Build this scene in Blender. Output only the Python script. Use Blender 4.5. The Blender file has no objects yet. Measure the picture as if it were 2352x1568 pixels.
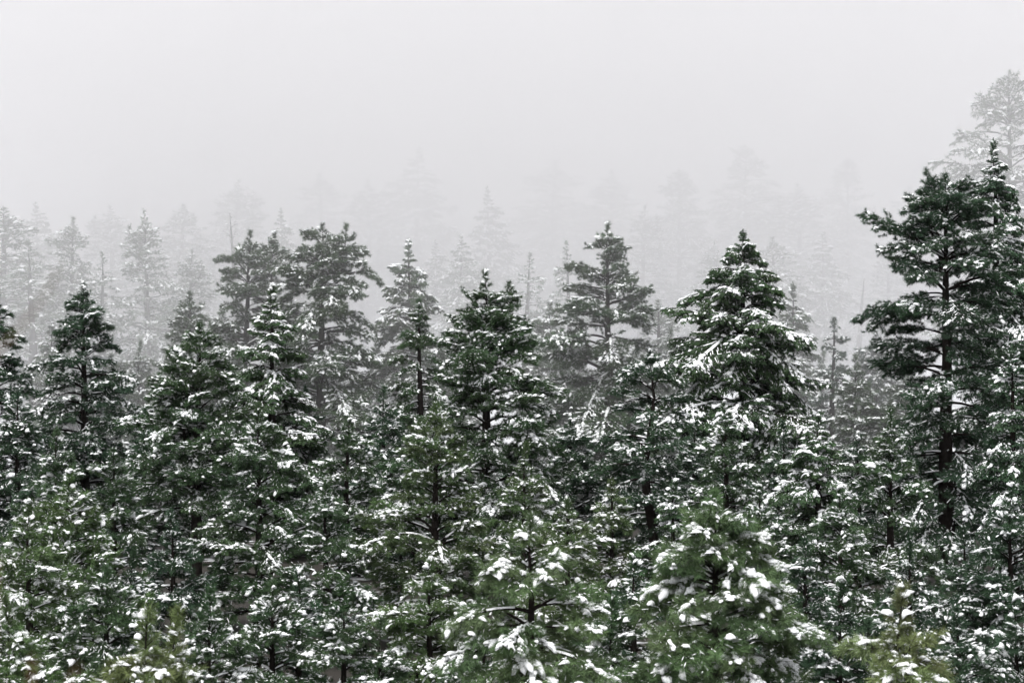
import bpy, math, time
import numpy as np
from mathutils import Matrix, Vector

T0 = time.time()
SC = bpy.context.scene
COL = SC.collection

# ------------------------------------------------------------------ camera
FPX = 4389.0                      # focal length in pixels of a 2352 x 1568 picture
CXP, CYP = 1176.0, 784.0
cam_d = bpy.data.cameras.new('camera')
cam = bpy.data.objects.new('camera', cam_d)
COL.objects.link(cam)
cam.location = (0, 0, 0)
cam.rotation_euler = (math.radians(90), 0, 0)
cam_d.sensor_width = 36
cam_d.lens = 36 * FPX / 2352
cam_d.clip_start = 0.1
cam_d.clip_end = 3000
cam_d.dof.use_dof = True
cam_d.dof.focus_distance = 88
cam_d.dof.aperture_fstop = 3.4
SC.camera = cam

# ------------------------------------------------------------------ sky and sun (overcast)
SUN_EL, SUN_ROT = math.radians(64), math.radians(205)
world = bpy.data.worlds.new('World')
SC.world = world
world.use_nodes = True
wn = world.node_tree
wn.nodes.clear()
wo = wn.nodes.new('ShaderNodeOutputWorld')
bg = wn.nodes.new('ShaderNodeBackground')
sky = wn.nodes.new('ShaderNodeTexSky')
hs = wn.nodes.new('ShaderNodeHueSaturation')
sky.sky_type = 'NISHITA'
sky.sun_disc = False
sky.sun_elevation = SUN_EL
sky.sun_rotation = SUN_ROT
sky.air_density = 1.0
sky.dust_density = 4.0
sky.ozone_density = 1.0
hs.inputs['Saturation'].default_value = 0.13
bg.inputs['Strength'].default_value = 0.15
wn.links.new(sky.outputs['Color'], hs.inputs['Color'])
wn.links.new(hs.outputs['Color'], bg.inputs['Color'])
wn.links.new(bg.outputs['Background'], wo.inputs['Surface'])

sun_d = bpy.data.lights.new('sun', 'SUN')
sun_d.energy = 1.4
sun_d.angle = math.radians(40)
sun_d.color = (1.0, 0.985, 0.96)
sun = bpy.data.objects.new('sun', sun_d)
COL.objects.link(sun)
sun.rotation_euler = (math.pi / 2 - SUN_EL, 0, math.pi - SUN_ROT)

SC.view_settings.view_transform = 'Standard'
SC.view_settings.look = 'None'
SC.view_settings.gamma = 1
SC.view_settings.exposure = 0.7
SC.view_settings.use_curve_mapping = False
SC.render.engine = 'CYCLES'
SC.cycles.max_bounces = 10
SC.cycles.diffuse_bounces = 2
SC.cycles.glossy_bounces = 1
SC.cycles.transmission_bounces = 1
SC.cycles.volume_bounces = 6
SC.cycles.use_denoising = True
SC.cycles.use_adaptive_sampling = True
SC.cycles.adaptive_threshold = 0.025


# ------------------------------------------------------------------ materials
def mat(name, color, rough=0.7, spec=0.3, tint=False, var=0.0, scale=3.0):
    m = bpy.data.materials.new(name)
    m.use_nodes = True
    nt = m.node_tree
    b = nt.nodes['Principled BSDF']
    b.inputs['Roughness'].default_value = rough
    b.inputs['Specular IOR Level'].default_value = spec
    if tint:
        oi = nt.nodes.new('ShaderNodeObjectInfo')
        src = oi.outputs['Color']
    else:
        rgb = nt.nodes.new('ShaderNodeRGB')
        rgb.outputs[0].default_value = (*color, 1)
        src = rgb.outputs[0]
    if var:
        tc = nt.nodes.new('ShaderNodeTexCoord')
        nz = nt.nodes.new('ShaderNodeTexNoise')
        nz.inputs['Scale'].default_value = scale
        nz.inputs['Detail'].default_value = 3
        mr = nt.nodes.new('ShaderNodeMapRange')
        mr.inputs['From Min'].default_value = 0.3
        mr.inputs['From Max'].default_value = 0.7
        mr.inputs['To Min'].default_value = 1 - var
        mr.inputs['To Max'].default_value = 1 + var
        mx = nt.nodes.new('ShaderNodeVectorMath')
        mx.operation = 'SCALE'
        nt.links.new(tc.outputs['Object'], nz.inputs['Vector'])
        nt.links.new(nz.outputs['Fac'], mr.inputs['Value'])
        nt.links.new(src, mx.inputs[0])
        nt.links.new(mr.outputs['Result'], mx.inputs['Scale'])
        src = mx.outputs[0]
    nt.links.new(src, b.inputs['Base Color'])
    return m


M_NEEDLE = mat('needle_green', (0.03, 0.06, 0.03), 0.75, 0.06, tint=True, var=0.35, scale=5.0)
M_BARK = mat('bark_dark', (0.016, 0.013, 0.0115), 0.95, 0.03, var=0.4, scale=9.0)
M_SNOW = mat('snow_white', (0.92, 0.93, 0.945), 0.6, 0.2, var=0.04, scale=6.0)


# ------------------------------------------------------------------ mesh building
class Geo:
    def __init__(self):
        self.v, self.f, self.n = [], [], 0

    def add(self, v, f):
        v = np.asarray(v, np.float32).reshape(-1, 3)
        if len(v) == 0:
            return
        self.v.append(v)
        self.f.append(np.asarray(f, np.int32).reshape(-1, 3) + self.n)
        self.n += len(v)

    def arrays(self):
        if not self.v:
            return np.zeros((0, 3), np.float32), np.zeros((0, 3), np.int32)
        return np.concatenate(self.v), np.concatenate(self.f)


def mesh(name, v, f, material, smooth=True):
    me = bpy.data.meshes.new(name)
    me.vertices.add(len(v))
    me.vertices.foreach_set('co', np.ascontiguousarray(v, np.float32).ravel())
    me.loops.add(len(f) * 3)
    me.loops.foreach_set('vertex_index', np.ascontiguousarray(f, np.int32).ravel())
    me.polygons.add(len(f))
    me.polygons.foreach_set('loop_start', np.arange(0, len(f) * 3, 3, dtype=np.int32))
    if smooth:
        me.polygons.foreach_set('use_smooth', np.ones(len(f), bool))
    me.materials.append(material)
    me.update(calc_edges=True)
    return me


def unit(a):
    return a / (np.linalg.norm(a, axis=-1, keepdims=True) + 1e-9)


def tube(g, P, R, n=5):
    P = np.asarray(P, float)
    k = len(P)
    T = unit(np.gradient(P, axis=0))
    up = np.array([0.13, 0.21, 1.0])
    if abs(T[:, 2]).mean() > 0.7:
        up = np.array([1.0, 0.17, 0.1])
    A = unit(np.cross(T, up))
    B = np.cross(A, T)
    an = np.arange(n) * 2 * np.pi / n
    ring = (A[:, None] * np.cos(an)[None, :, None] + B[:, None] * np.sin(an)[None, :, None])
    V = (P[:, None] + ring * np.asarray(R)[:, None, None]).reshape(-1, 3)
    i = np.arange(k - 1)[:, None] * n
    a = i + np.arange(n)[None]
    b = i + (np.arange(n)[None] + 1) % n
    F = np.concatenate([np.stack([a, b, b + n], -1).reshape(-1, 3), np.stack([a, b + n, a + n], -1).reshape(-1, 3)])
    g.add(V, F)


def ridge(g, rng, P, R, h, w, keep):
    """snow lying along the top of a stick, with gaps"""
    P = np.asarray(P, float)
    T = unit(np.gradient(P, axis=0))
    S = unit(np.cross(T, np.array([0, 0, 1.0])))
    up = np.cross(S, T)
    k = len(P)
    hh = h * rng.uniform(0.4, 1.3, k)[:, None]
    ww = w * rng.uniform(0.6, 1.2, k)[:, None]
    R = np.asarray(R)[:, None]
    L = P + S * (ww + R * 0.6) + up * R * 0.3
    C1 = P + S * ww * 0.55 + up * (R * 0.8 + hh * 0.8)
    C = P + up * (R + hh) - S * ww * 0.2
    D = P - S * (ww + R * 0.6) + up * R * 0.3
    V = np.stack([L, C1, C, D], 1).reshape(-1, 3)
    F = []
    for i in range(k - 1):
        if rng.random() > keep:
            continue
        for j in range(3):
            a = i * 4 + j
            F += [(a, a + 1, a + 5), (a, a + 5, a + 4)]
        F += [(i * 4, i * 4 + 2, i * 4 + 1), (i * 4, i * 4 + 3, i * 4 + 2), (i * 4 + 4, i * 4 + 5, i * 4 + 6), (i * 4 + 4, i * 4 + 6, i * 4 + 7)]
    if F:
        g.add(V, F)


def icosphere(sub):
    t = (1 + 5 ** 0.5) / 2
    v = [(-1, t, 0), (1, t, 0), (-1, -t, 0), (1, -t, 0), (0, -1, t), (0, 1, t), (0, -1, -t), (0, 1, -t), (t, 0, -1), (t, 0, 1), (-t, 0, -1), (-t, 0, 1)]
    f = [(0, 11, 5), (0, 5, 1), (0, 1, 7), (0, 7, 10), (0, 10, 11), (1, 5, 9), (5, 11, 4), (11, 10, 2), (10, 7, 6), (7, 1, 8), (3, 9, 4), (3, 4, 2), (3, 2, 6), (3, 6, 8), (3, 8, 9), (4, 9, 5), (2, 4, 11), (6, 2, 10), (8, 6, 7), (9, 8, 1)]
    v = [np.array(p) / np.linalg.norm(p) for p in v]
    for _ in range(sub):
        c, nf = {}, []

        def mid(a, b):
            k = (min(a, b), max(a, b))
            if k not in c:
                m = v[a] + v[b]
                v.append(m / np.linalg.norm(m))
                c[k] = len(v) - 1
            return c[k]
        for a, b, d in f:
            x, y, z = mid(a, b), mid(b, d), mid(d, a)
            nf += [(a, x, z), (b, y, x), (d, z, y), (x, y, z)]
        f = nf
    return np.array(v), np.array(f)


def blob_pool(sub, seed, n=10):
    """lumpy pillows of snow, rounded on top, sagging at the edge, hollow-flat below"""
    r = np.random.default_rng(seed)
    v, f = icosphere(sub)
    out = []
    for _ in range(n):
        k = r.normal(0, 1, (7, 3)) * np.linspace(1.3, 4.2, 7)[:, None]
        ph = r.uniform(0, 6.28, 7)
        am = np.linspace(0.24, 0.09, 7)
        d = 1 + (np.sin(v @ k.T + ph) * am).sum(1)
        p = v * d[:, None]
        low = p[:, 2] < 0
        p[low, 2] *= 0.45
        rad = np.hypot(p[:, 0], p[:, 1])
        p[:, 2] -= 0.35 * rad ** 2
        out.append(p)
    return out, f


POOL = {-1: blob_pool(0, 4), 0: blob_pool(1, 5, 16), 1: blob_pool(2, 6, 14)}


def put_blobs(g, rng, pos, dirs, size, lod):
    pool, f = POOL[lod]
    n = len(pos)
    if n == 0:
        return
    which = rng.integers(0, len(pool), n)
    yaw = np.arctan2(dirs[:, 1], dirs[:, 0]) + rng.normal(0, 0.3, n)
    tilt = np.arcsin(np.clip(dirs[:, 2], -0.8, 0.8)) * 0.7 + rng.normal(0, 0.12, n)
    cy, sy, ct, st = np.cos(yaw), np.sin(yaw), np.cos(tilt), np.sin(tilt)
    X = np.stack([cy * ct, sy * ct, st], -1)
    Y = np.stack([-sy, cy, 0 * cy], -1)
    Z = np.cross(X, Y)
    nv = len(pool[0])
    P = np.stack([pool[i] for i in which])
    V = pos[:, None] + X[:, None] * (P[..., 0:1] * size[:, None, 0:1]) + Y[:, None] * (P[..., 1:2] * size[:, None, 1:2]) + Z[:, None] * (P[..., 2:3] * size[:, None, 2:3])
    F = f[None] + (np.arange(n) * nv)[:, None, None]
    g.add(V, F)


OCT_V = np.array([(1, 0, 0), (-1, 0, 0), (0, 1, 0), (0, -1, 0), (0, 0, 1), (0, 0, -0.4)], float)
OCT_F = np.array([(0, 2, 4), (2, 1, 4), (1, 3, 4), (3, 0, 4), (2, 0, 5), (1, 2, 5), (3, 1, 5), (0, 3, 5)])


def put_flecks(g, rng, pos, dirs, ln, wd):
    n = len(pos)
    if n == 0:
        return
    X = unit(dirs + rng.normal(0, 0.45, (n, 3)) * np.array([1, 1, 0.6]))
    Y = unit(np.cross(np.array([0, 0, 1.0]), X))
    Z = np.cross(X, Y)
    l = ln * rng.uniform(0.5, 1.4, n)[:, None, None]
    w = wd * rng.uniform(0.5, 1.4, n)[:, None, None]
    V = pos[:, None] + X[:, None] * OCT_V[None, :, 0:1] * l + Y[:, None] * OCT_V[None, :, 1:2] * w + Z[:, None] * OCT_V[None, :, 2:3] * w * 0.8
    g.add(V, OCT_F[None] + (np.arange(n) * 6)[:, None, None])


def put_needles(g, rng, pos, dirs, size, n, width, kind):
    """brushes of long needles (pine) or flat drooping sprays of scale leaves (cedar)"""
    m = len(pos)
    if m == 0:
        return
    D = np.repeat(unit(dirs), n, 0)
    P = np.repeat(pos, n, 0)
    S = np.repeat(size, n)[:, None]
    N = m * n
    A = unit(np.cross(D, unit(rng.normal(0, 1, (N, 3)))))
    if kind == 'pine':
        th = np.radians(rng.uniform(14, 82, N))[:, None]
        base = P - D * (rng.uniform(0, 0.16, N)[:, None] * S)
        nd = D * np.cos(th) + A * np.sin(th)
        nd[:, 2] -= 0.12
        nd = unit(nd)
        ln = rng.uniform(0.12, 0.21, N)[:, None] * S
    else:
        side = unit(np.cross(D, np.array([0, 0, 1.0])))
        a = rng.uniform(-1.2, 1.2, N)[:, None]
        base = P - D * (rng.uniform(-0.02, 0.22, N)[:, None] * S) + side * np.sin(a) * rng.uniform(0, 0.12, N)[:, None] * S
        base[:, 2] -= rng.uniform(0, 0.07, N) * S[:, 0]
        nd = D * np.cos(a) + side * np.sin(a)
        nd[:, 2] -= rng.uniform(0.1, 0.9, N)
        nd = unit(nd + rng.normal(0, 0.15, (N, 3)))
        ln = rng.uniform(0.06, 0.13, N)[:, None] * S
    W = unit(np.cross(nd, unit(rng.normal(0, 1, (N, 3))))) * (width * rng.uniform(0.7, 1.3, N)[:, None])
    if kind == 'pine':
        V = np.stack([base - W * 0.5, base + W * 0.5, base + nd * ln], 1)
        F = np.arange(N * 3).reshape(-1, 3)
    else:
        V = np.stack([base, base + nd * ln * 0.5 - W, base + nd * ln, base + nd * ln * 0.55 + W], 1)
        q = np.arange(N)[:, None] * 4
        F = np.concatenate([q + np.array([0, 1, 2]), q + np.array([0, 2, 3])])
    g.add(V, F)


# ------------------------------------------------------------------ boughs
LODP = {2: dict(n=62, w=0.0080, sub=0, tf=0.95), 1: dict(n=56, w=0.009, sub=0, tf=0.70), 0: dict(n=11, w=0.024, sub=-1, tf=0.95)}
LODC = {2: dict(n=50, w=0.012, sub=0, tf=0.85), 1: dict(n=27, w=0.0125, sub=0, tf=0.70), 0: dict(n=11, w=0.030, sub=-1, tf=0.95)}


def curve(p0, d0, L, k, lift, rng, wob=0.06):
    """points of a stick that starts along d0 and bends up (lift>0) or down"""
    P = [np.array(p0, float)]
    d = unit(np.array(d0, float))
    for i in range(k):
        d = d + np.array([0, 0, lift / k]) + rng.normal(0, wob, 3)
        d = unit(d)
        P.append(P[-1] + d * L / k)
    return np.array(P)


def stick_at(P, s):
    x = s * (len(P) - 1)
    i = min(int(x), len(P) - 2)
    return P[i] + (P[i + 1] - P[i]) * (x - i), unit(P[i + 1] - P[i])


def turned(d, ang, dz):
    c, s = math.cos(ang), math.sin(ang)
    return np.array([d[0] * c - d[1] * s, d[0] * s + d[1] * c, d[2] + dz])


def make_bough(L, seed, lod, kind, snow, bare=False):
    """a bough of length L growing along +X from the origin; returns wood, needles, snow arrays"""
    rng = np.random.default_rng(seed)
    wood, leaf, sn = Geo(), Geo(), Geo()
    par = (LODP if kind == 'pine' else LODC)[lod]
    tf = par['tf']
    pine = kind == 'pine'
    k = 9
    ax = curve((0, 0, 0), (1, rng.normal(0, 0.12), rng.uniform(0.2, 0.5)), L, k, rng.uniform(-1.1, -0.45) if pine else -0.85, rng, 0.075)
    r0 = 0.012 + 0.016 * L
    sticks = [(ax, np.linspace(r0, 0.006, k + 1))]
    tp, td, ts = [ax[-1]], [ax[-1] - ax[-2]], [1.1]
    chains = []                                       # lines along which snow can lie: points, how far out on the bough
    nt = int((3 + L * (6.5 if pine else 8)) * (1.65 if lod == 1 else 1.3 if lod == 2 else 0.9))
    side = 1
    s0 = (0.28 if pine else 0.16) if not bare else 0.2
    for i in range(nt):
        s = s0 + (0.985 - s0) * ((i + rng.uniform(0, 0.9)) / nt) ** 0.85
        p, d = stick_at(ax, min(s, 0.985))
        side = -side
        dd = turned(d, math.radians(rng.uniform(30, 64)) * side, rng.normal(-0.10, 0.11))
        ln = (0.15 + 0.50 * L * (1 - s) ** 0.7 * (0.5 + 0.5 * min(1, s * 3))) * rng.uniform(0.55, 1.15)
        ln = min(ln, 1.0)
        tw = curve(p, dd, ln, 5, rng.uniform(-0.45, 0.2) if pine else -0.4, rng, 0.08)
        sticks.append((tw, np.linspace(0.005 + 0.007 * ln, 0.004, 6)))
        chains.append((tw, s))
        tp.append(tw[-1]); td.append(tw[-1] - tw[-2]); ts.append(rng.uniform(0.8, 1.15))
        nn = int(ln / ((0.17 if pine else 0.12) * (tf if lod else 1.3)) + 0.4)
        for j in range(nn):
            q, e = stick_at(tw, 0.2 + 0.78 * (j + rng.uniform(0.1, 0.9)) / max(nn, 1))
            e2 = turned(e, math.radians(rng.uniform(28, 70)) * (1 if rng.random() < 0.5 else -1), rng.normal(0.0, 0.2))
            l2 = rng.uniform(0.06, 0.2)
            st = curve(q, e2, l2, 2, 0.2 if pine else -0.3, rng, 0.05)
            if lod > 0:
                sticks.append((st, np.array([0.0045, 0.004, 0.0035])))
            tp.append(st[-1]); td.append(st[-1] - st[-2]); ts.append(rng.uniform(0.75, 1.1))
    for s in np.arange(0.45, 0.98, 0.1 * tf / L):     # needles on the outer main stem itself
        p, d = stick_at(ax, s)
        tp.append(p); td.append(d + rng.normal(0, 0.3, 3)); ts.append(rng.uniform(0.7, 1.0))
    tp, td, ts = np.array(tp), unit(np.array(td)), np.array(ts) * tf
    for P, r in sticks:
        if lod:
            tube(wood, P, r, 6 if lod == 2 else (4 if len(P) > 3 else 3))
        else:
            q = np.unique(np.linspace(0, len(P) - 1, 5 if len(P) > 7 else 3).astype(int))
            tube(wood, P[q], np.asarray(r)[q], 3)
    if not bare:
        put_needles(leaf, rng, tp, td, ts, par['n'], par['w'], kind)
        # snow lies in lumpy ridges along the outer crest of the bough and of some twigs, slumping over their tips
        bp, bd, bs = [], [], []
        f = 1.05 if lod == 2 else 1.0
        step = (0.048, 0.030)[lod - 1] if lod else 0.11

        def ridge_line(P, a, size):
            seg = np.linalg.norm(np.diff(P, axis=0), axis=1).sum()
            n = max(2, int(seg * (1 - a) / step))
            ph = rng.uniform(0, 6.28)
            for q in range(n):
                s = a + (1.02 - a) * (q + rng.uniform(-0.3, 0.3)) / (n - 1)
                x, e = stick_at(P, min(max(s, 0), 0.999))
                w = size * (0.45 + 0.75 * ((s - a) / (1 - a)) ** 0.6) * (0.75 + 0.35 * math.sin(ph + q * 0.9)) * rng.uniform(0.7, 1.2)
                bp.append(x + rng.normal(0, 0.018, 3) + np.array([0, 0, 0.022 + 0.2 * w])); bd.append(e); bs.append((w * 1.75, w, w * 0.6))
                if rng.random() < 0.3:                # a lobe sagging to one side
                    sd = np.array([-e[1], e[0], 0]) * (1 if rng.random() < 0.5 else -1)
                    bp.append(x + sd * w * 0.9 + np.array([0, 0, -0.1 * w])); bd.append(e); bs.append((w * 0.8, w * 0.65, w * 0.7))

        if snow > 0.1:
            ridge_line(ax, 0.7 if snow < 0.3 else 0.42, 0.050 * f)
        pick = np.sin(np.array([c[1] for c in chains]) * rng.uniform(6, 11) + rng.uniform(0, 6.28)) * 0.5 + np.array([c[1] for c in chains]) + rng.normal(0, 0.3, len(chains))
        for c in np.argsort(-pick)[:int(round(snow * len(chains)))]:
            ridge_line(chains[c][0], rng.uniform(0.25, 0.6), 0.045 * f)
        tips = np.nonzero(rng.random(len(tp)) < 0.02 + 0.06 * snow)[0]
        for c in tips:
            w = rng.uniform(0.035, 0.06) * f
            bp.append(tp[c] + np.array([0, 0, 0.04])); bd.append(td[c]); bs.append((w * 1.3, w, w * 0.75))
        if bp:
            put_blobs(sn, rng, np.array(bp), np.array(bd), np.array(bs) * (1.0 if lod else 1.35), par['sub'])
        fl = np.nonzero(rng.random(len(tp)) < 0.6)[0]     # grains caught between the needles
        put_flecks(sn, rng, tp[fl] + rng.normal(0, 0.04, (len(fl), 3)) + np.array([0, 0, 0.04]), td[fl], 0.05, 0.0095 if lod else 0.02)
    for P, r in sticks:
        if len(P) >= 5:
            ridge(sn, rng, P, r, 0.018 if r[0] > 0.012 else 0.011, 0.007 + r[0] * 0.3, (0.4 if r[0] > 0.014 else 0.24 if lod < 2 else 0.12) if not bare else 0.4)
    return wood.arrays(), leaf.arrays(), sn.arrays()


def make_leader(L, seed, lod, kind, snow):
    """the upright tip of a tree, growing along +Z"""
    rng = np.random.default_rng(seed)
    wood, leaf, sn = Geo(), Geo(), Geo()
    par = (LODP if kind == 'pine' else LODC)[lod]
    ax = curve((0, 0, 0), (rng.normal(0, 0.05), rng.normal(0, 0.05), 1), L, 6, 0.2, rng, 0.03)
    tube(wood, ax, np.linspace(0.016, 0.006, 7), 5)
    tp, td, ts = [ax[-1]], [np.array([0, 0, 1.0])], [1.15]
    n = int(L * (11 if kind == 'pine' else 16))
    for i in range(n):
        s = 0.1 + 0.85 * (i + rng.random()) / n
        p = ax[0] + (ax[-1] - ax[0]) * s
        az = i * 2.4 + rng.normal(0, 0.4)
        e = math.radians(rng.uniform(25, 65))
        d = np.array([math.cos(az) * math.cos(e), math.sin(az) * math.cos(e), math.sin(e)])
        l = (0.05 + 0.22 * (1 - s)) * rng.uniform(0.6, 1.2)
        tw = curve(p, d, l, 2, 0.2, rng, 0.04)
        tube(wood, tw, [0.006, 0.005, 0.004], 4)
        tp.append(tw[-1]); td.append(d); ts.append(rng.uniform(0.75, 1.0))
    tp, td, ts = np.array(tp), unit(np.array(td)), np.array(ts) * 0.95
    put_needles(leaf, rng, tp, td, ts, par['n'] * 2, par['w'], kind)
    on = np.nonzero((rng.random(len(tp)) < snow * 0.8) & (np.arange(len(tp)) > 0))[0]
    put_blobs(sn, rng, tp[on] + np.array([0, 0, 0.05]), td[on], rng.uniform(0.6, 1.1, (len(on), 1)) * np.array([0.085, 0.08, 0.06]), par['sub'])
    fp = np.repeat(tp, 2, 0) + rng.normal(0, 0.06, (len(tp) * 2, 3))
    put_flecks(sn, rng, fp, np.repeat(td, 2, 0), 0.04, 0.014)
    return wood.arrays(), leaf.arrays(), sn.arrays()


LENS = (0.5, 0.9, 1.5, 2.3, 3.3)
NVAR = 3
SNOWS = (0.09, 0.28, 0.58)
BANK = {}


def bough_arrays(kind, lod, ci, si, vi, bare=False):
    key = ('a', kind, lod, ci, si, vi, bare)
    if key not in BANK:
        vi = vi % 2 if lod == 2 else vi
        seed = 1000 + ci * 97 + si * 13 + vi * 7 + (5000 if kind == 'cedar' else 0) + (900 if bare else 0)
        if ci < 0:
            BANK[key] = make_leader((0.55, 0.8)[vi % 2], seed, lod, kind, SNOWS[si])
        else:
            BANK[key] = make_bough(LENS[ci], seed, lod, kind, SNOWS[si], bare)
    return BANK[key]


def bough_meshes(*k):
    key = ('m',) + k
    if key not in BANK:
        w, l, s = bough_arrays(*k)
        BANK[key] = (mesh('bough', *w, M_BARK), mesh('needles', *l, M_NEEDLE, False) if len(l[0]) else None, mesh('snow', *s, M_SNOW) if len(s[0]) else None)
    return BANK[key]


# ------------------------------------------------------------------ the lie of the land
def sstep(a, b, x):
    t = np.clip((x - a) / (b - a), 0, 1)
    return t * t * (3 - 2 * t)


def ground_z(x, y):
    x, y = np.asarray(x, float), np.asarray(y, float)
    z = -1.75 - 7.75 * sstep(2, 26, y)
    up = np.maximum(0, y - 100)
    z = z + 0.115 * up * sstep(100, 160, y)
    return z + 0.25 * np.sin(x * 0.09 + 1.3) * np.sin(y * 0.07) * sstep(10, 40, y)


def build_ground():
    xs = np.linspace(-240, 240, 161)
    ys = np.concatenate([np.linspace(-60, 30, 46), np.linspace(32, 420, 140)])
    X, Y = np.meshgrid(xs, ys)
    rng = np.random.default_rng(3)
    Z = ground_z(X, Y) + rng.normal(0, 0.03, X.shape) * sstep(25, 40, Y)
    V = np.stack([X, Y, Z], -1).reshape(-1, 3)
    n, m = len(ys), len(xs)
    a = (np.arange(n - 1)[:, None] * m + np.arange(m - 1)[None]).ravel()
    F = np.concatenate([np.stack([a, a + 1, a + m + 1], -1), np.stack([a, a + m + 1, a + m], -1)])
    m_ = bpy.data.materials.new('snowy_ground')
    m_.use_nodes = True
    nt = m_.node_tree
    b = nt.nodes['Principled BSDF']
    b.inputs['Roughness'].default_value = 0.8
    tc = nt.nodes.new('ShaderNodeTexCoord')
    nz = nt.nodes.new('ShaderNodeTexNoise')
    nz.inputs['Scale'].default_value = 0.9
    nz.inputs['Detail'].default_value = 6
    cr = nt.nodes.new('ShaderNodeValToRGB')
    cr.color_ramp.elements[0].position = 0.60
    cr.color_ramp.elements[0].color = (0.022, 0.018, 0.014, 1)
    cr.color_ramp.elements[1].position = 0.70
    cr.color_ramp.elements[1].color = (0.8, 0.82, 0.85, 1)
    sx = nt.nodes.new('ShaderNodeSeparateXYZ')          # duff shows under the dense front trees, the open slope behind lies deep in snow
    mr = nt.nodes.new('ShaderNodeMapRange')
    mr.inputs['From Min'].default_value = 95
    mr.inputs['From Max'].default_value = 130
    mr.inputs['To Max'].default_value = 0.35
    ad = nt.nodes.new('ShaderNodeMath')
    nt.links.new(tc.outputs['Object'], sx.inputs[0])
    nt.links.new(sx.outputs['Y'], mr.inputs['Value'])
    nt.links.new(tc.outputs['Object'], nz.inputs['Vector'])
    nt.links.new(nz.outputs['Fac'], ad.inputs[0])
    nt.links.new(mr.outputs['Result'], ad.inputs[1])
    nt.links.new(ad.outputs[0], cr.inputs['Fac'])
    nt.links.new(cr.outputs['Color'], b.inputs['Base Color'])
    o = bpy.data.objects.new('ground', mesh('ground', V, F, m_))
    o['kind'] = 'structure'
    o['label'] = 'snow covered forest floor between the trunks'
    COL.objects.link(o)


build_ground()


# ------------------------------------------------------------------ the air
def volume_box(name, lo, hi, density, color, label):
    v = [(x, y, z) for z in (lo[2], hi[2]) for y in (lo[1], hi[1]) for x in (lo[0], hi[0])]
    f = [(0, 2, 3, 1), (4, 5, 7, 6), (0, 1, 5, 4), (2, 6, 7, 3), (0, 4, 6, 2), (1, 3, 7, 5)]
    me = bpy.data.meshes.new(name)
    me.from_pydata(v, [], f)
    m = bpy.data.materials.new(name + '_air')
    m.use_nodes = True
    nt = m.node_tree
    nt.nodes.clear()
    out = nt.nodes.new('ShaderNodeOutputMaterial')
    pv = nt.nodes.new('ShaderNodeVolumePrincipled')
    pv.inputs['Color'].default_value = (*color, 1)
    pv.inputs['Density'].default_value = density
    pv.inputs['Anisotropy'].default_value = 0.45
    nt.links.new(pv.outputs['Volume'], out.inputs['Volume'])
    me.materials.append(m)
    o = bpy.data.objects.new(name, me)
    o['kind'] = 'stuff'
    o['label'] = label
    o['category'] = 'fog'
    COL.objects.link(o)


FOG = (0.953, 0.949, 0.955)
volume_box('haze', (-245, -65, -12), (245, 425, 61), 0.00007, FOG, 'thin pale haze hanging through the whole forest')
volume_box('fog_bank', (-235, 90, -11), (235, 400, 59), 0.0130, FOG, 'pale fog drifting among the trees behind the dark front rows')
volume_box('fog_bank', (-232, 152, -10.5), (232, 395, 57), 0.044, FOG, 'dense white fog bank swallowing the far hillside trees')


# ------------------------------------------------------------------ trees
GREEN = {
    'deep': (0.048, 0.084, 0.050), 'green': (0.062, 0.102, 0.052), 'olive': (0.094, 0.146, 0.062),
    'straw': (0.138, 0.184, 0.078), 'near': (0.108, 0.162, 0.078), 'tip': (0.160, 0.200, 0.090), 'soft': (0.112, 0.165, 0.080), 'blue': (0.046, 0.080, 0.054), 'fresh': (0.090, 0.134, 0.060),
}
TREES = []


def link(name, me, parent, mw, color=None):
    o = bpy.data.objects.new(name, me)
    o.parent = parent
    if mw is not None:
        o.matrix_local = mw
    if color is not None:
        o.color = (*color, 1)
    COL.objects.link(o)
    return o


def trunk_points(rng, H, lean, kink=0.0):
    k = max(8, int(H * 1.2))
    s = np.linspace(0, 1, k)
    w = np.cumsum(rng.normal(0, 0.05, (k, 2)), 0) * (H / k) * 0.35
    w -= np.outer(s, w[-1])
    x = w[:, 0] + lean * H * (s - 1) + kink * np.sin(s * 9)
    return np.stack([x, w[:, 1], s * H], -1)


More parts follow.
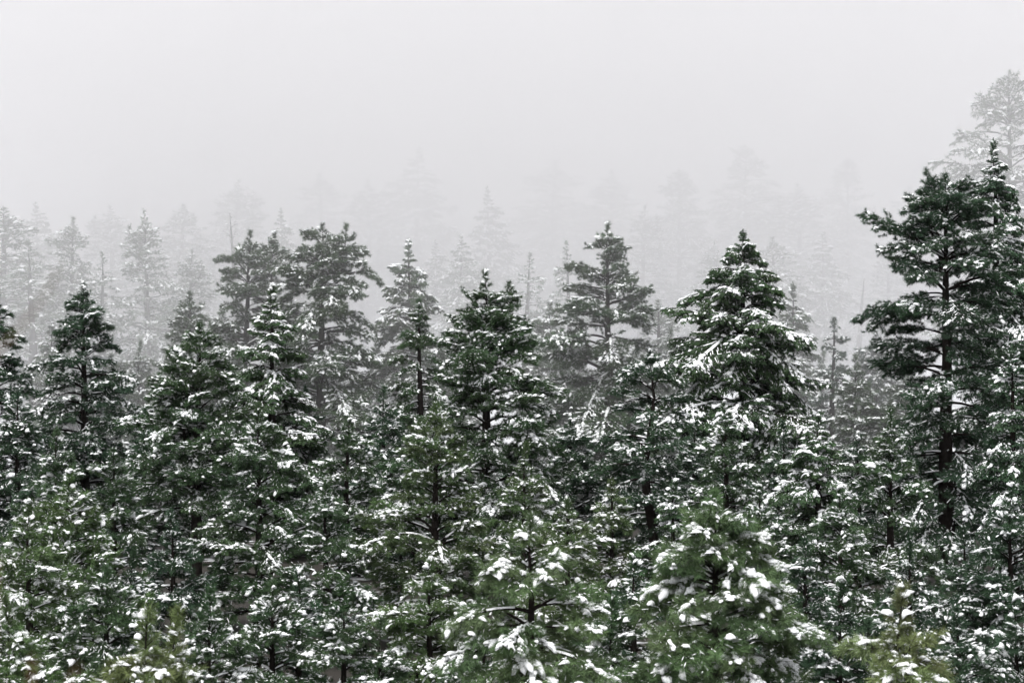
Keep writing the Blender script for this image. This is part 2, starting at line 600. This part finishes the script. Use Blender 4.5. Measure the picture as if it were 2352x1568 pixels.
def layout(rng, H, hw, o):
    """[(kind of placement, z, azimuth, pitch, length, bare)] of every bough"""
    base = o.get('base', 0.12) * H
    k = o.get('k', 2.3)
    p = o.get('p', 0.75)
    gap = o.get('gap', 0.40)
    dens = o.get('dens', 1.0) * 1.25
    cedar = o['kind'] == 'cedar'
    out = []
    z = H - 0.12
    az0 = rng.uniform(0, 6.28)
    skew, sk_az = o.get('skew', rng.uniform(0.0, 0.16)), rng.uniform(0, 6.28)
    while z > base:
        u = (H - z) / (k * hw)
        R = hw * min(1.0, u) ** p + 0.10
        R *= 1 - 0.35 * sstep(0.8, 1.0, (H - z) / (H - base + 1e-6)) if o.get('taper', True) else 1
        n = rng.poisson(max(3.2, 5.0 * dens * (0.75 + 0.25 * min(1, u))))
        n = int(np.clip(n, 3, 9))
        pitch0 = np.interp(u, [0, 0.15, 0.5, 1.0, 2.2], [0.95, 0.6, 0.22, 0.0, -0.22] if not cedar else [0.8, 0.4, 0.1, -0.05, -0.2])
        pitch0 += o.get('lift', 0)
        az0 += 0.9
        whor = rng.uniform(0.8, 1.12)
        for i in range(n):
            az = az0 + i * 6.283 / n + rng.normal(0, 0.35)
            ln = R * whor * rng.uniform(0.78, 1.2)
            if rng.random() < 0.07:
                ln *= 1.25
            ln *= 1 + skew * math.cos(az - sk_az)
            if rng.random() < 0.05:
                continue
            bare = rng.random() < o.get('dead', 0.01) + 0.05 * sstep(0.86, 1.0, (H - z) / (H - base + 1e-6))
            out.append((z + rng.normal(0, 0.07), az, pitch0 + rng.normal(0, 0.09), max(0.22, ln), bare, u))
        z -= gap * rng.uniform(0.75, 1.25) * (0.62 if u < 0.35 else 1.0)
    return out


def tree(name, kind, px, py, d, hwpx, label, cat='tree', lod=1, group=None, seed=None, merged=False, **o):
    o['kind'] = kind
    seed = seed if seed is not None else len(TREES) * 31 + 7
    rng = np.random.default_rng(seed)
    x, ztop = (px - CXP) * d / FPX, (CYP - py) * d / FPX
    lean = o.get('lean', rng.uniform(-0.025, 0.025))
    big = o.get('big', np.interp(d, [45, 62, 100], [1.0, 1.15, 1.35]))               # overall size of its boughs and needles
    gz = float(ground_z(x, d)) - 0.15
    H = (ztop - gz) / big - (0.4 if kind != 'snag' else 0)
    xb = x
    e = bpy.data.objects.new(name, None)
    e.empty_display_size = 0.3
    COL.objects.link(e)
    e.location = (xb, d, gz)
    e.scale = (big,) * 3
    e['label'] = label
    e['category'] = cat
    if group:
        e['group'] = group
    TREES.append(e)
    hw = hwpx * d / FPX / big
    tp = trunk_points(rng, H, lean, o.get('kink', 0.0))
    r0 = o.get('r', 0.021) * H + 0.03
    s = np.linspace(0, 1, len(tp))
    R = r0 * (1 - s) ** 0.85 + 0.016
    R[0] *= 1.25
    g, gs = Geo(), Geo()
    tube(g, tp, R, 9)
    tops = [(tp, H)]
    for (fz, dx, ht) in o.get('forks', ()):       # extra leaders: start height fraction, sideways offset in px, top height below main top in px
        z0 = H * fz
        p0 = np.array([np.interp(z0, tp[:, 2], tp[:, i]) for i in range(3)])
        zt = H - ht * d / FPX / big
        dxm = dx * d / FPX / big
        t = np.linspace(0, 1, 8)
        fp = np.stack([p0[0] + (tp[-1, 0] + dxm - p0[0]) * (1 - (1 - t) ** 2.2), p0[1] + 0.25 * np.sin(t * 2), p0[2] + (zt - p0[2]) * t], -1)
        tube(g, fp, np.interp(t, [0, 1], [np.interp(z0, tp[:, 2], R) * 0.7, 0.014]), 7)
        tops.append((fp, zt))
    items = []                              # (matrix, key)
    col = GREEN[o.get('col', 'green')]
    sn = o.get('snow', (0.3, 0.4, 0.3))
    for ti, (pts, top) in enumerate(tops):
        oo = dict(o)
        if ti:
            oo['base'] = max(o.get('base', 0.12), (pts[0, 2] + 0.25 * (top - pts[0, 2])) / H)
            L_ = layout(rng, top, hw * 0.55, dict(oo, base=oo['base'] * H / top, taper=False))
        else:
            L_ = layout(rng, top, hw, oo)
        lk = dict(lod=lod)
        for (z, az, pitch, ln, bare, u) in L_:
            z = min(z, top - 0.02)
            p = np.array([np.interp(z, pts[:, 2], pts[:, i]) for i in range(3)])
            ci = int(np.argmin([abs(math.log(ln / q)) for q in LENS]))
            # exposed tops gather more snow, sheltered lower boughs less
            hi, lo_ = max(0.0, 0.5 - u) * 1.1, float(np.clip((u - 0.7) / 1.5, 0, 1)) * 0.8
            pr = np.array(sn) * (1 - hi) + np.array((.15, .35, .5)) * hi
            pr = pr * (1 - lo_) + np.array((.78, .18, .04)) * lo_
            si = int(rng.choice(3, p=pr / pr.sum()))
            if o['kind'] == 'snag':
                bare = True
            kd = 'pine' if o['kind'] == 'snag' else o['kind']
            sc = ln / LENS[ci]
            if bare:
                sc *= 0.75
            M = Matrix.Translation(Vector(p)) @ Matrix.Rotation(az, 4, 'Z') @ Matrix.Rotation(-pitch, 4, 'Y') @ Matrix.Rotation(rng.normal(0, 0.12), 4, 'X') @ Matrix.Diagonal((sc, sc * rng.uniform(0.85, 1.15) * (-1 if rng.random() < 0.5 else 1), sc, 1))
            items.append((M, (kd, lod, ci, si, int(rng.integers(2 if lod == 2 else NVAR)), bool(bare))))
        if o['kind'] != 'snag' and not o.get('notip'):
            M = Matrix.Translation(Vector(pts[-1] - np.array([0, 0, 0.12]))) @ Matrix.Rotation(rng.uniform(0, 6.28), 4, 'Z')
            items.append((M, (o['kind'], lod, -1, int(rng.choice(3, p=sn)), int(rng.integers(2)), False)))
    # snow clinging to the trunk of dead trees
    if o['kind'] == 'snag':
        ridge(gs, rng, tp, R, 0.02, 0.02, 0.5)
    link('trunk', mesh('trunk', *g.arrays(), M_BARK), e, None)
    if merged:
        gw, gl, gsn = Geo(), Geo(), Geo()
        for M, k in items:
            A = np.array(M)
            for G, (v, f) in zip((gw, gl, gsn), bough_arrays(*k)):
                if len(v):
                    f2 = f if np.linalg.det(A[:3, :3]) > 0 else f[:, ::-1]
                    G.add(v @ A[:3, :3].T + A[:3, 3], f2)
        made = []
        for nm, G, m in (('branches', gw, M_BARK), ('crown', gl, M_NEEDLE), ('snow', gsn, M_SNOW)):
            v, f = G.arrays()
            if len(v):
                c = link(nm, mesh(nm, v, f, m, nm != 'crown'), e, None, col)
                c['kind'] = 'stuff'
                made.append(c)
    else:
        for M, k in items:
            w, l, s_ = bough_meshes(*k)
            b = link('bough', w, e, M)
            if l:
                br = rng.uniform(0.82, 1.22)
                tint = tuple(c * br * rng.uniform(0.95, 1.06) for c in col)
                link('needles', l, b, None, tint)['kind'] = 'stuff'
            if s_:
                link('snow', s_, b, None)['kind'] = 'stuff'
    return e


def copy_tree(src, px, py, d, hwscale, label, group=None, rot=0.0, col=None):
    """a whole copy of a far tree, set down elsewhere"""
    x, ztop = (px - CXP) * d / FPX, (CYP - py) * d / FPX
    gz = float(ground_z(x, d)) - 0.2
    h0 = src['height']
    sz = (ztop - gz) / h0
    e = src.copy()
    COL.objects.link(e)
    e.location = (x, d, gz)
    e.rotation_euler = (0, 0, rot)
    e.scale = (sz * hwscale, sz * hwscale, sz)
    e['label'] = label
    if group:
        e['group'] = group
    elif 'group' in e:
        del e['group']
    for ch in src.children:
        c = ch.copy()
        c.parent = e
        COL.objects.link(c)
    TREES.append(e)
    return e


P, C, S = 'pine_tree', 'cedar_tree', 'dead_tree'
LIGHT, MID, HEAVY = (.65, .25, .1), (.48, .32, .2), (.33, .37, .3)
FROST = (.1, .35, .55)
GF, GM, GB = 'dark snowy conifers packing the front slope', 'tall conifers standing against the fog', 'pale conifers fading into the fog'

# the near, slightly blurred tops at the bottom edge
tree(P, 'pine', 1645, 1132, 34, 246, 'bushy olive green pine with a broad rounded crown low in front', lod=2, col='near', snow=HEAVY, k=1.5, p=.65, gap=.36, dens=1.1, group=GF)
tree(P, 'pine', 1212, 1192, 31, 192, 'near pine with long soft needles and a bent tip beside the bushy olive pine', lod=2, col='soft', snow=HEAVY, k=1.2, p=.6, gap=.36, dens=1.1, kink=.05, group=GF)
tree(P, 'pine', 2062, 1388, 27, 180, 'yellowish pine top poking up at the bottom edge in front of the slender pine', lod=2, col='tip', snow=HEAVY, k=1.5, p=.75, gap=.34, dens=1.1, group=GF)
tree(P, 'pine', 335, 1440, 27, 144, 'yellowish pine top at the bottom edge with two short leaders', lod=2, col='tip', snow=HEAVY, k=1.4, p=.7, gap=.34, dens=1.1, forks=((.86, 55, 8),), group=GF)

# front slope
tree(P, 'pine', 155, 1105, 51, 251, 'wide snowy pine with layered drooping boughs low beside the left edge', col='olive', snow=HEAVY, k=1.7, group=GF)
tree(P, 'pine', 62, 1175, 46, 154, 'pine with round snow balls on its upper boughs near the left edge', col='olive', snow=HEAVY, k=2, group=GF)
tree(P, 'pine', 128, 1008, 60, 113, 'thin pine tip rising just behind the wide snowy pine near the left edge', snow=MID, group=GF)
tree(P, 'pine', 262, 1035, 62, 113, 'slim pine with a snow capped tip left of the pine with two trunks', snow=MID, group=GF)
tree(P, 'pine', 460, 745, 71, 228, 'tall pine with two dark trunks side by side and long open limbs', col='green', snow=MID, k=2.0, forks=((.3, -42, 120),), base=.3, dens=.85, group=GF)
tree(P, 'pine', 592, 945, 63, 203, 'straight young pine with evenly tiered snowy boughs in front of the double topped pine', snow=HEAVY, k=2.0, group=GF)
tree(P, 'pine', 800, 960, 69, 128, 'slim pine with a dark bare lower trunk left of the tiered central pine', snow=HEAVY, base=.3, group=GF)
tree(P, 'pine', 745, 1115, 57, 154, 'short pine whose dark trunk shows between snowy boughs left of centre', snow=HEAVY, base=.25, group=GF)
tree(P, 'pine', 1003, 930, 61, 211, 'upright green pine with arching snowy boughs in front of the twin tipped pine', snow=MID, k=2.1, lift=.12, col='fresh', group=GF)
tree(P, 'pine', 1203, 1040, 61, 137, 'slender green pine between the arching pine and the sparse dark pine', snow=LIGHT, col='fresh', group=GF)
tree(P, 'pine', 985, 1292, 48, 203, 'pine with snow capped shoulders low at the bottom left of the long needled pine', snow=HEAVY, k=1.7, col='olive', group=GF)
tree(P, 'pine', 625, 1335, 48, 187, 'dense snowy pine low at the bottom edge below the tiered young pine', snow=HEAVY, k=1.7, group=GF)
tree(P, 'pine', 1405, 1105, 67, 88, 'very thin young pine below the sparse dark pine', snow=HEAVY, col='fresh', group=GF)
tree(P, 'pine', 1303, 1150, 57, 113, 'small green pine right behind the long needled near pine', snow=LIGHT, col='fresh', group=GF)
tree(C, 'cedar', 1545, 1105, 64, 80, 'small narrow cedar just behind the left shoulder of the bushy olive pine', snow=MID, group=GF)
tree(P, 'pine', 1745, 1120, 59, 113, 'snow topped pine just behind the right shoulder of the bushy olive pine', snow=HEAVY, group=GF)
tree(P, 'pine', 1665, 930, 70, 113, 'narrow pine with a snowy spire below the broad conical cedar', snow=HEAVY, group=GF)
tree(C, 'cedar', 1878, 950, 69, 146, 'small airy cedar with hanging snowy sprays right of the bushy olive pine', snow=HEAVY, col='green', group=GF)
tree(P, 'pine', 2043, 962, 58, 237, 'slender pine with a long bare tip and wide lower boughs before the tall right pine', snow=MID, k=2.4, p=.85, gap=.6, col='green', group=GF)
tree(P, 'pine', 1930, 1140, 55, 146, 'pine with bent snow loaded boughs left of the slender bare tipped pine', snow=HEAVY, k=1.8, group=GF)
tree(P, 'pine', 2318, 1135, 51, 170, 'dark snowy pine low beside the right edge', snow=HEAVY, col='deep', k=1.8, group=GF)
tree(C, 'cedar', 2325, 800, 66, 75, 'dark cedar with little snow rising along the right edge', snow=LIGHT, col='deep', k=3, group=GF)

# rows against the fog
tree(P, 'pine', 190, 655, 88, 145, 'dark shapely pine with a pointed tip near the left edge of the clear row', snow=MID, col='deep', k=2.3, group=GM)
tree(P, 'pine', -8, 690, 82, 106, 'dark pine cut off by the left edge', snow=MID, col='deep', group=GM)
tree(P, 'pine', 436, 672, 104, 106, 'snow dusted pine just left of the double topped pine', snow=FROST, k=2.2, group=GM)
tree(P, 'pine', 573, 545, 103, 156, 'pine with two bare round tops in the left half of the skyline', snow=FROST, col='green', gap=.48, dens=.9, k=2.0, p=.6, forks=((.6, 52, 2),), group=GM)
tree(C, 'cedar', 622, 672, 84, 145, 'bushy snow laden cedar in front of the double topped skyline pine', snow=HEAVY, k=2.4, group=GM)
tree(P, 'pine', 742, 518, 100, 156, 'broad round topped pine with heavy limbs and a dark straight trunk', snow=FROST, col='green', gap=.48, dens=.9, k=1.6, p=.6, r=.022, forks=((.75, 50, 12),), base=.25, group=GM)
tree(C, 'cedar', 938, 568, 107, 89, 'lace like cedar whose tip leans left of the twin tipped pine', snow=FROST, k=2.4, lean=-.04, group=GM)
tree(P, 'pine', 962, 690, 91, 68, 'narrow deep green pine standing before the leaning lace like cedar', snow=MID, col='green', k=3, group=GM)
tree(P, 'pine', 1118, 640, 75, 235, 'large central pine with two thin candle tips of equal height', snow=HEAVY, col='green', k=2.0, p=.75, forks=((.72, 54, 10),), group=GM)
tree(P, 'pine', 1393, 528, 100, 162, 'symmetrical skyline pine with umbrella tiers of snow and a thick trunk', snow=FROST, col='green', k=1.75, p=.7, r=.022, base=.2, group=GM)
tree(P, 'pine', 1490, 812, 75, 123, 'gnarled open pine with crooked dark limbs right of the umbrella tiered pine', snow=MID, col='deep', k=1.2, p=.5, dens=.62, gap=.5, dead=.08, kink=.16, r=.024, base=.25, group=GM)
tree(C, 'cedar', 1706, 530, 90, 201, 'broad conical dark green cedar with a sharp tip right of centre', snow=HEAVY, col='green', k=1.9, p=.75, base=.06, group=GM)
tree(P, 'pine', 2172, 403, 74, 165, 'tall dark flat topped pine with a thick trunk near the right edge', snow=LIGHT, col='deep', k=1.5, p=.5, r=.02, base=.15, gap=.46, dens=.95, skew=0, lean=0, forks=((.8, -38, 3),), group=GM)
tree(C, 'cedar', 2282, 340, 84, 110, 'pointed dark cedar rising behind the flat topped pine at the right edge', snow=MID, col='deep', k=3.0, group=GM)
tree(P, 'pine', 1916, 732, 104, 55, 'slim leaning pine standing alone before the fog between cedar and tall right pine', snow=MID, col='blue', k=3, dens=.6, gap=.55, lean=.03, group=GM)
tree(P, 'pine', 2012, 762, 108, 67, 'half hidden slim pine just left of the tall flat topped pine', snow=HEAVY, col='blue', group=GM)

# fill between and behind
F = lambda *a, **k: tree(P, 'pine', *a, group=GF, **k)
FC = lambda *a, **k: tree(C, 'cedar', *a, group=GF, **k)
FC(118, 745, 112, 90, 'hazy cedar crown peeking out left of the dark shapely pine', snow=HEAVY)
F(318, 800, 110, 89, 'hazy pine crown filling the gap right of the dark shapely pine', snow=HEAVY)
F(515, 720, 112, 89, 'hazy pine crown between the snow dusted pine and the double topped pine', snow=HEAVY)
F(680, 730, 115, 89, 'hazy pine crown behind the gap between bushy cedar and round topped pine', snow=HEAVY)
F(862, 790, 112, 89, 'hazy pine crown just right of the round topped pine trunk', snow=MID)
F(1045, 740, 114, 78, 'hazy pine crown just left of the large twin tipped pine', snow=HEAVY)
FC(1262, 695, 112, 85, 'hazy snowy cedar crown between twin tipped and umbrella tiered pines', snow=HEAVY)
F(1540, 770, 111, 89, 'hazy pine crown in the gap left of the broad conical cedar', snow=HEAVY)
FC(1822, 665, 112, 95, 'snow covered cedar leaning out behind the right flank of the broad conical cedar', snow=HEAVY)
F(1965, 830, 100, 78, 'snowy pine filling the gap below the slim leaning pine', snow=HEAVY)
F(2085, 800, 100, 89, 'hazy pine crown behind the left boughs of the flat topped pine', snow=MID)
F(40, 905, 80, 100, 'dark pine crown under the cut off left edge pine', snow=MID, col='deep')
F(330, 940, 84, 106, 'dark pine filling the space between shapely pine and two trunked pine', snow=MID, col='deep')
F(530, 900, 84, 100, 'dark green pine right behind the two trunked pine', snow=MID, col='deep')
F(700, 905, 86, 106, 'dark pine crown under the bushy snow laden cedar', snow=MID, col='deep')
F(880, 905, 84, 100, 'dark pine under the boughs of the round topped pine', snow=MID, col='deep')
F(1310, 960, 86, 100, 'dark pine beneath the umbrella tiered pine on its left', snow=MID, col='deep')
F(1420, 1000, 88, 89, 'dark pine around the foot of the umbrella tiered pine', snow=MID, col='deep')
F(1595, 985, 85, 95, 'dark pine between gnarled pine and conical cedar foot', snow=MID, col='deep')
F(1800, 985, 82, 100, 'dark pine at the right foot of the conical cedar', snow=MID, col='deep')
F(1970, 1000, 80, 84, 'dark pine behind the small airy cedar', snow=MID, col='deep')
F(2125, 1010, 82, 95, 'dark pine behind the thick trunk of the flat topped pine on its left', snow=LIGHT, col='deep')
F(2265, 960, 84, 112, 'dark pine behind the thick trunk of the flat topped pine on its right', snow=LIGHT, col='deep')
F(20, 1400, 37, 175, 'snowy pine in the bottom left corner', snow=HEAVY, col='olive', k=1.8)
F(245, 1305, 38, 175, 'snow laden pine just behind the two leader yellowish top', snow=HEAVY, k=1.8)
F(480, 1385, 36, 175, 'snow laden pine low at the bottom between yellowish top and dense snowy pine', snow=HEAVY, k=1.8)
F(790, 1370, 39, 175, 'green pine low at the bottom right of the dense snowy pine', snow=MID, k=1.8)
F(870, 1450, 39, 163, 'heavily loaded pine tip at the bottom edge left of the snow shouldered pine', snow=HEAVY, k=1.8)
F(1110, 1420, 37, 144, 'dark pine at the bottom just left of the long needled near pine', snow=MID, k=1.8)
F(1405, 1380, 36, 175, 'pine low at the bottom between the two near blurred pines', snow=MID, k=1.8)
F(1930, 1360, 36, 156, 'dark pine low between the bushy olive pine and the yellowish top', snow=MID, col='deep', k=1.8)
F(2200, 1400, 36, 175, 'dark pine low at the bottom right of the yellowish top', snow=MID, col='deep', k=1.8)
F(2335, 1400, 39, 175, 'dark snow specked pine in the bottom right corner', snow=HEAVY, col='deep', k=1.8)

F(395, 1195, 57, 115, 'dark pine low in front of the feet of the two trunked pine', snow=MID, col='deep', base=.04)
F(2215, 1215, 52, 115, 'dark pine in front of the foot of the flat topped pine', snow=MID, col='deep', base=.04)
F(1455, 1285, 47, 105, 'dark pine tucked behind the left shoulder of the bushy olive pine', snow=MID, col='deep', base=.04)
F(690, 1330, 52, 100, 'dark pine just right of the dense snowy pine at the bottom edge', snow=MID, col='deep', base=.04)
F(300, 1290, 52, 95, 'dark pine low behind the snow laden pine left of the two trunks', snow=MID, col='deep', base=.04)
F(1850, 1240, 50, 100, 'dark pine tucked behind the right shoulder of the bushy olive pine', snow=MID, col='deep', base=.04)
F(2090, 1260, 50, 90, 'dark pine low just right of the slender bare tipped pine', snow=LIGHT, col='deep', base=.04)
F(255, 815, 106, 85, 'hazy pine standing in the gap behind the slim snow capped pine', snow=FROST)
F(400, 800, 116, 85, 'hazy pine crown low behind the snow dusted pine', snow=FROST)
FC(780, 830, 117, 85, 'hazy cedar low behind the trunk of the round topped pine', snow=FROST)
F(1005, 830, 106, 80, 'hazy pine low between narrow deep green pine and twin tipped pine', snow=FROST)
F(1330, 800, 118, 85, 'hazy pine low behind the left tiers of the umbrella tiered pine', snow=FROST)
F(1465, 830, 106, 80, 'hazy pine low behind the gnarled open pine', snow=FROST)
F(1635, 820, 112, 85, 'hazy pine low behind the left side of the conical cedar', snow=FROST)
F(1770, 840, 110, 90, 'hazy pine low behind the right side of the conical cedar', snow=FROST)
F(1890, 820, 116, 85, 'hazy pine low just left of the slim leaning pine', snow=FROST)
F(2050, 860, 112, 85, 'hazy pine low in the gap left of the flat topped pine', snow=FROST)

# saplings in the gaps
ANCHOR = [(62, 'the pine with snow balls'), (190, 'the dark shapely pine'), (325, 'the slim snow capped pine'), (457, 'the two trunked pine'), (592, 'the tiered young pine'), (757, 'the round topped pine'),
          (850, 'the slim bare stemmed pine'), (962, 'the narrow deep green pine'), (1105, 'the twin tipped pine'), (1203, 'the slender green pine'), (1395, 'the umbrella tiered pine'), (1512, 'the gnarled open pine'),
          (1706, 'the conical cedar'), (1800, 'the snow topped pine'), (1916, 'the slim leaning pine'), (2043, 'the bare tipped pine'), (2180, 'the tall flat topped pine'), (2325, 'the right edge cedar')]
rs = np.random.default_rng(77)
spots, used = [], set()
for i in range(600):
    d = rs.uniform(74, 106)
    px = rs.uniform(-10, 2360)
    X = (px - CXP) * d / FPX
    near = [math.hypot(X - t.location.x, d - t.location.y) for t in TREES] + [math.hypot(X - a, d - b) for a, b in spots]
    ax_, an = min(ANCHOR, key=lambda a: abs(a[0] - px))
    key = ('left' if px < ax_ else 'right', an)
    if min(near) < 2.2 or key in used:
        continue
    used.add(key)
    spots.append((X, d))
    top = float(ground_z(X, d)) + rs.uniform(2.6, 4.6)
    tree('pine_sapling', 'pine', px, CYP - top * FPX / d, d, 0.42 * rs.uniform(2.6, 3.6) * FPX / d, f'snowy pine sapling low down just {key[0]} of {an}', snow=LIGHT, col='deep', base=.04, k=1.8, big=1.0, cat='sapling', group='pine saplings under the front trees')

# back rows inside the fog: a few whole trees, then copies of them
far = []
def B(name, kind, px, py, d, hw, label, **o):
    e = tree(name, kind, px, py, d, hw, label, lod=0, merged=True, group=GB, **o)
    e['height'] = ((CYP - py) * d / FPX - float(ground_z((px - CXP) * d / FPX, d)) + 0.15) / e.scale[0]
    return e
b1 = B(P, 'pine', 333, 492, 140, 105, 'pale pine with a visible grey trunk and two close tips in the left fog', forks=((.8, -40, 35),), snow=FROST, dens=1.25, k=2.4, big=1.4, base=.25)
b2 = B(P, 'pine', 2318, 165, 140, 150, 'huge pale pine towering above the others in the fog at the right edge', snow=FROST, dens=1.25, k=1.9, p=.6, big=1.6, base=.2, r=.016)
b3 = B(P, 'pine', 168, 500, 142, 85, 'pale pine with a narrow tip left of the grey trunked pale pine', snow=FROST, dens=1.25, k=2.6, big=1.4)
b4 = B(C, 'cedar', 1120, 440, 172, 100, 'ghostly wide cedar in the fog above the twin tipped pine', snow=FROST, dens=1.25, k=2.6, big=1.6)
b5 = B(P, 'pine', 1302, 565, 140, 45, 'ghostly thin pine with sparse whorls left of the umbrella tiered pine', snow=FROST, k=2.6, dens=.7, gap=.6, big=1.3)
b6 = B(S, 'snag', 528, 490, 150, 65, 'pale leaning dead tree with bare snowy branches in the left fog', k=2.2, gap=.4, dens=.7, lean=-.06, big=1.4)
K = copy_tree
K(b3, 8, 478, 145, 1.69, 'pale tall pine in the fog cut by the left edge', rot=2.1)
K(b5, 66, 565, 136, 1.49, 'pale thin pine tip in front of the left edge fog pine', rot=1.0)
K(b5, 236, 590, 138, 1.22, 'pale thin pine tip between the narrow tipped and grey trunked pale pines', rot=2.0)
K(b1, 440, 580, 146, 1.35, 'pale pine tip right of the grey trunked pale pine', rot=2.6)
K(b4, 645, 488, 160, 0.94, 'ghostly narrow snow draped tree above the two round tops', rot=.7)
K(b5, 1216, 592, 143, 1.35, 'ghostly small thin pine just right of the two candle tips', rot=3.0)
K(b3, 1512, 690, 124, 1.49, 'pale young pine just right of the umbrella tiered pine', rot=4.0)
K(b6, 1985, 640, 160, 1.49, 'ghostly bare dead tree left of the tall flat topped pine', rot=2.4)
K(b2, 1560, 390, 178, 1.08, 'ghostly broad pine in the fog left of the conical cedar tip', rot=1.2)
K(b2, 1712, 335, 184, 1.15, 'ghostly tall pine in the fog straight above the conical cedar', rot=3.3)
K(b1, 1835, 430, 180, 1.62, 'ghostly pine in the fog right of the conical cedar tip', rot=.5)
K(b2, 1947, 365, 186, 0.94, 'ghostly pine with a long trunk in the fog above the slim leaning pine', rot=5.0)
K(b1, 1405, 400, 190, 1.62, 'faint ghost of a pine in the fog behind the umbrella tiered pine', rot=1.9)
K(b3, 1275, 370, 194, 1.76, 'faint ghost of a pine high above the sparse thin pine', rot=.3)
K(b4, 960, 350, 192, 1.35, 'faint ghost of a wide tree above the leaning lace like cedar', rot=2.2)
K(b1, 845, 420, 186, 1.49, 'faint ghost of a pine right of the round topped pine', rot=5.5)
K(b3, 735, 400, 190, 1.62, 'faint ghost of a pine behind the round topped pine', rot=3.6)
K(b1, 545, 420, 178, 1.49, 'faint ghost of a pine behind the pale dead tree', rot=4.1)
K(b3, 420, 470, 168, 1.62, 'faint ghost of a pine between grey trunked pine and dead tree', rot=1.4)
K(b1, 255, 480, 170, 1.49, 'faint ghost of a pine between the two pale left pines', rot=.9)
K(b4, 85, 475, 166, 1.22, 'faint ghost of a tree between left edge fog pine and narrow tipped pale pine', rot=5.2)
K(b3, 2090, 430, 186, 1.62, 'faint ghost of a pine left of the flat topped pine crown', rot=2.9)
K(b4, 1060, 545, 158, 1.08, 'ghostly tree at the left foot of the ghostly wide cedar', rot=4.4)
K(b1, 1640, 560, 160, 1.22, 'ghostly pine close behind the left flank of the conical cedar', rot=2.0)
K(b3, 1775, 545, 158, 1.49, 'ghostly pine close behind the right flank of the conical cedar', rot=3.1)

K(b1, 1480, 480, 170, 1.3, 'ghostly pine low in the fog right behind the umbrella tiered pine', rot=2.7)
K(b4, 1890, 540, 166, 1.1, 'ghostly tree in the fog above the small airy cedar', rot=1.1)
K(b1, 2040, 560, 168, 1.2, 'ghostly pine in the fog beside the left boughs of the flat topped pine', rot=4.8)
K(b4, 1000, 560, 164, 1.1, 'ghostly tree in the fog between lace like cedar and twin tipped pine', rot=.2)

# a leafless shrub right beside the camera, far out of focus at the left edge
def shrub():
    rng = np.random.default_rng(12)
    e = bpy.data.objects.new('leafless_shrub', None)
    COL.objects.link(e)
    y = 2.3
    e.location = (-0.72, y, float(ground_z(-0.72, y)) - 0.05)
    e['label'] = 'brown leafless shrub stems blurred at the left edge close to the lens'
    e['category'] = 'shrub'
    m = mat('brown_twig', (0.11, 0.07, 0.035), 0.8, 0.1, var=0.3, scale=30)
    for dx, h, r in ((0.10, 1.55, 0.005), (0.125, 1.42, 0.006), (0.085, 1.97, 0.004), (0.06, 1.6, 0.006)):
        g = Geo()
        P_ = curve((dx * 0.3, rng.normal(0, 0.03), 0), (dx * 0.5, 0, 1), h, 10, 0.1, rng, 0.02)
        P_[:, 0] += (dx - P_[-1, 0]) * np.linspace(0, 1, 11)
        tube(g, P_, np.linspace(r * 1.5, r * 0.6, 11), 6)
        for q in (5, 6, 7, 8, 9):
            tw = curve(P_[q], (rng.normal(0, 0.6), rng.normal(0, 0.6), 0.8), rng.uniform(0.06, 0.16), 4, 0.2, rng, 0.08)
            tube(g, tw, np.linspace(r * 0.6, r * 0.3, 5), 5)
        link('stem', mesh('stem', *g.arrays(), m), e, None)


shrub()
print('SCRIPT', time.time() - T0, len(bpy.data.objects))
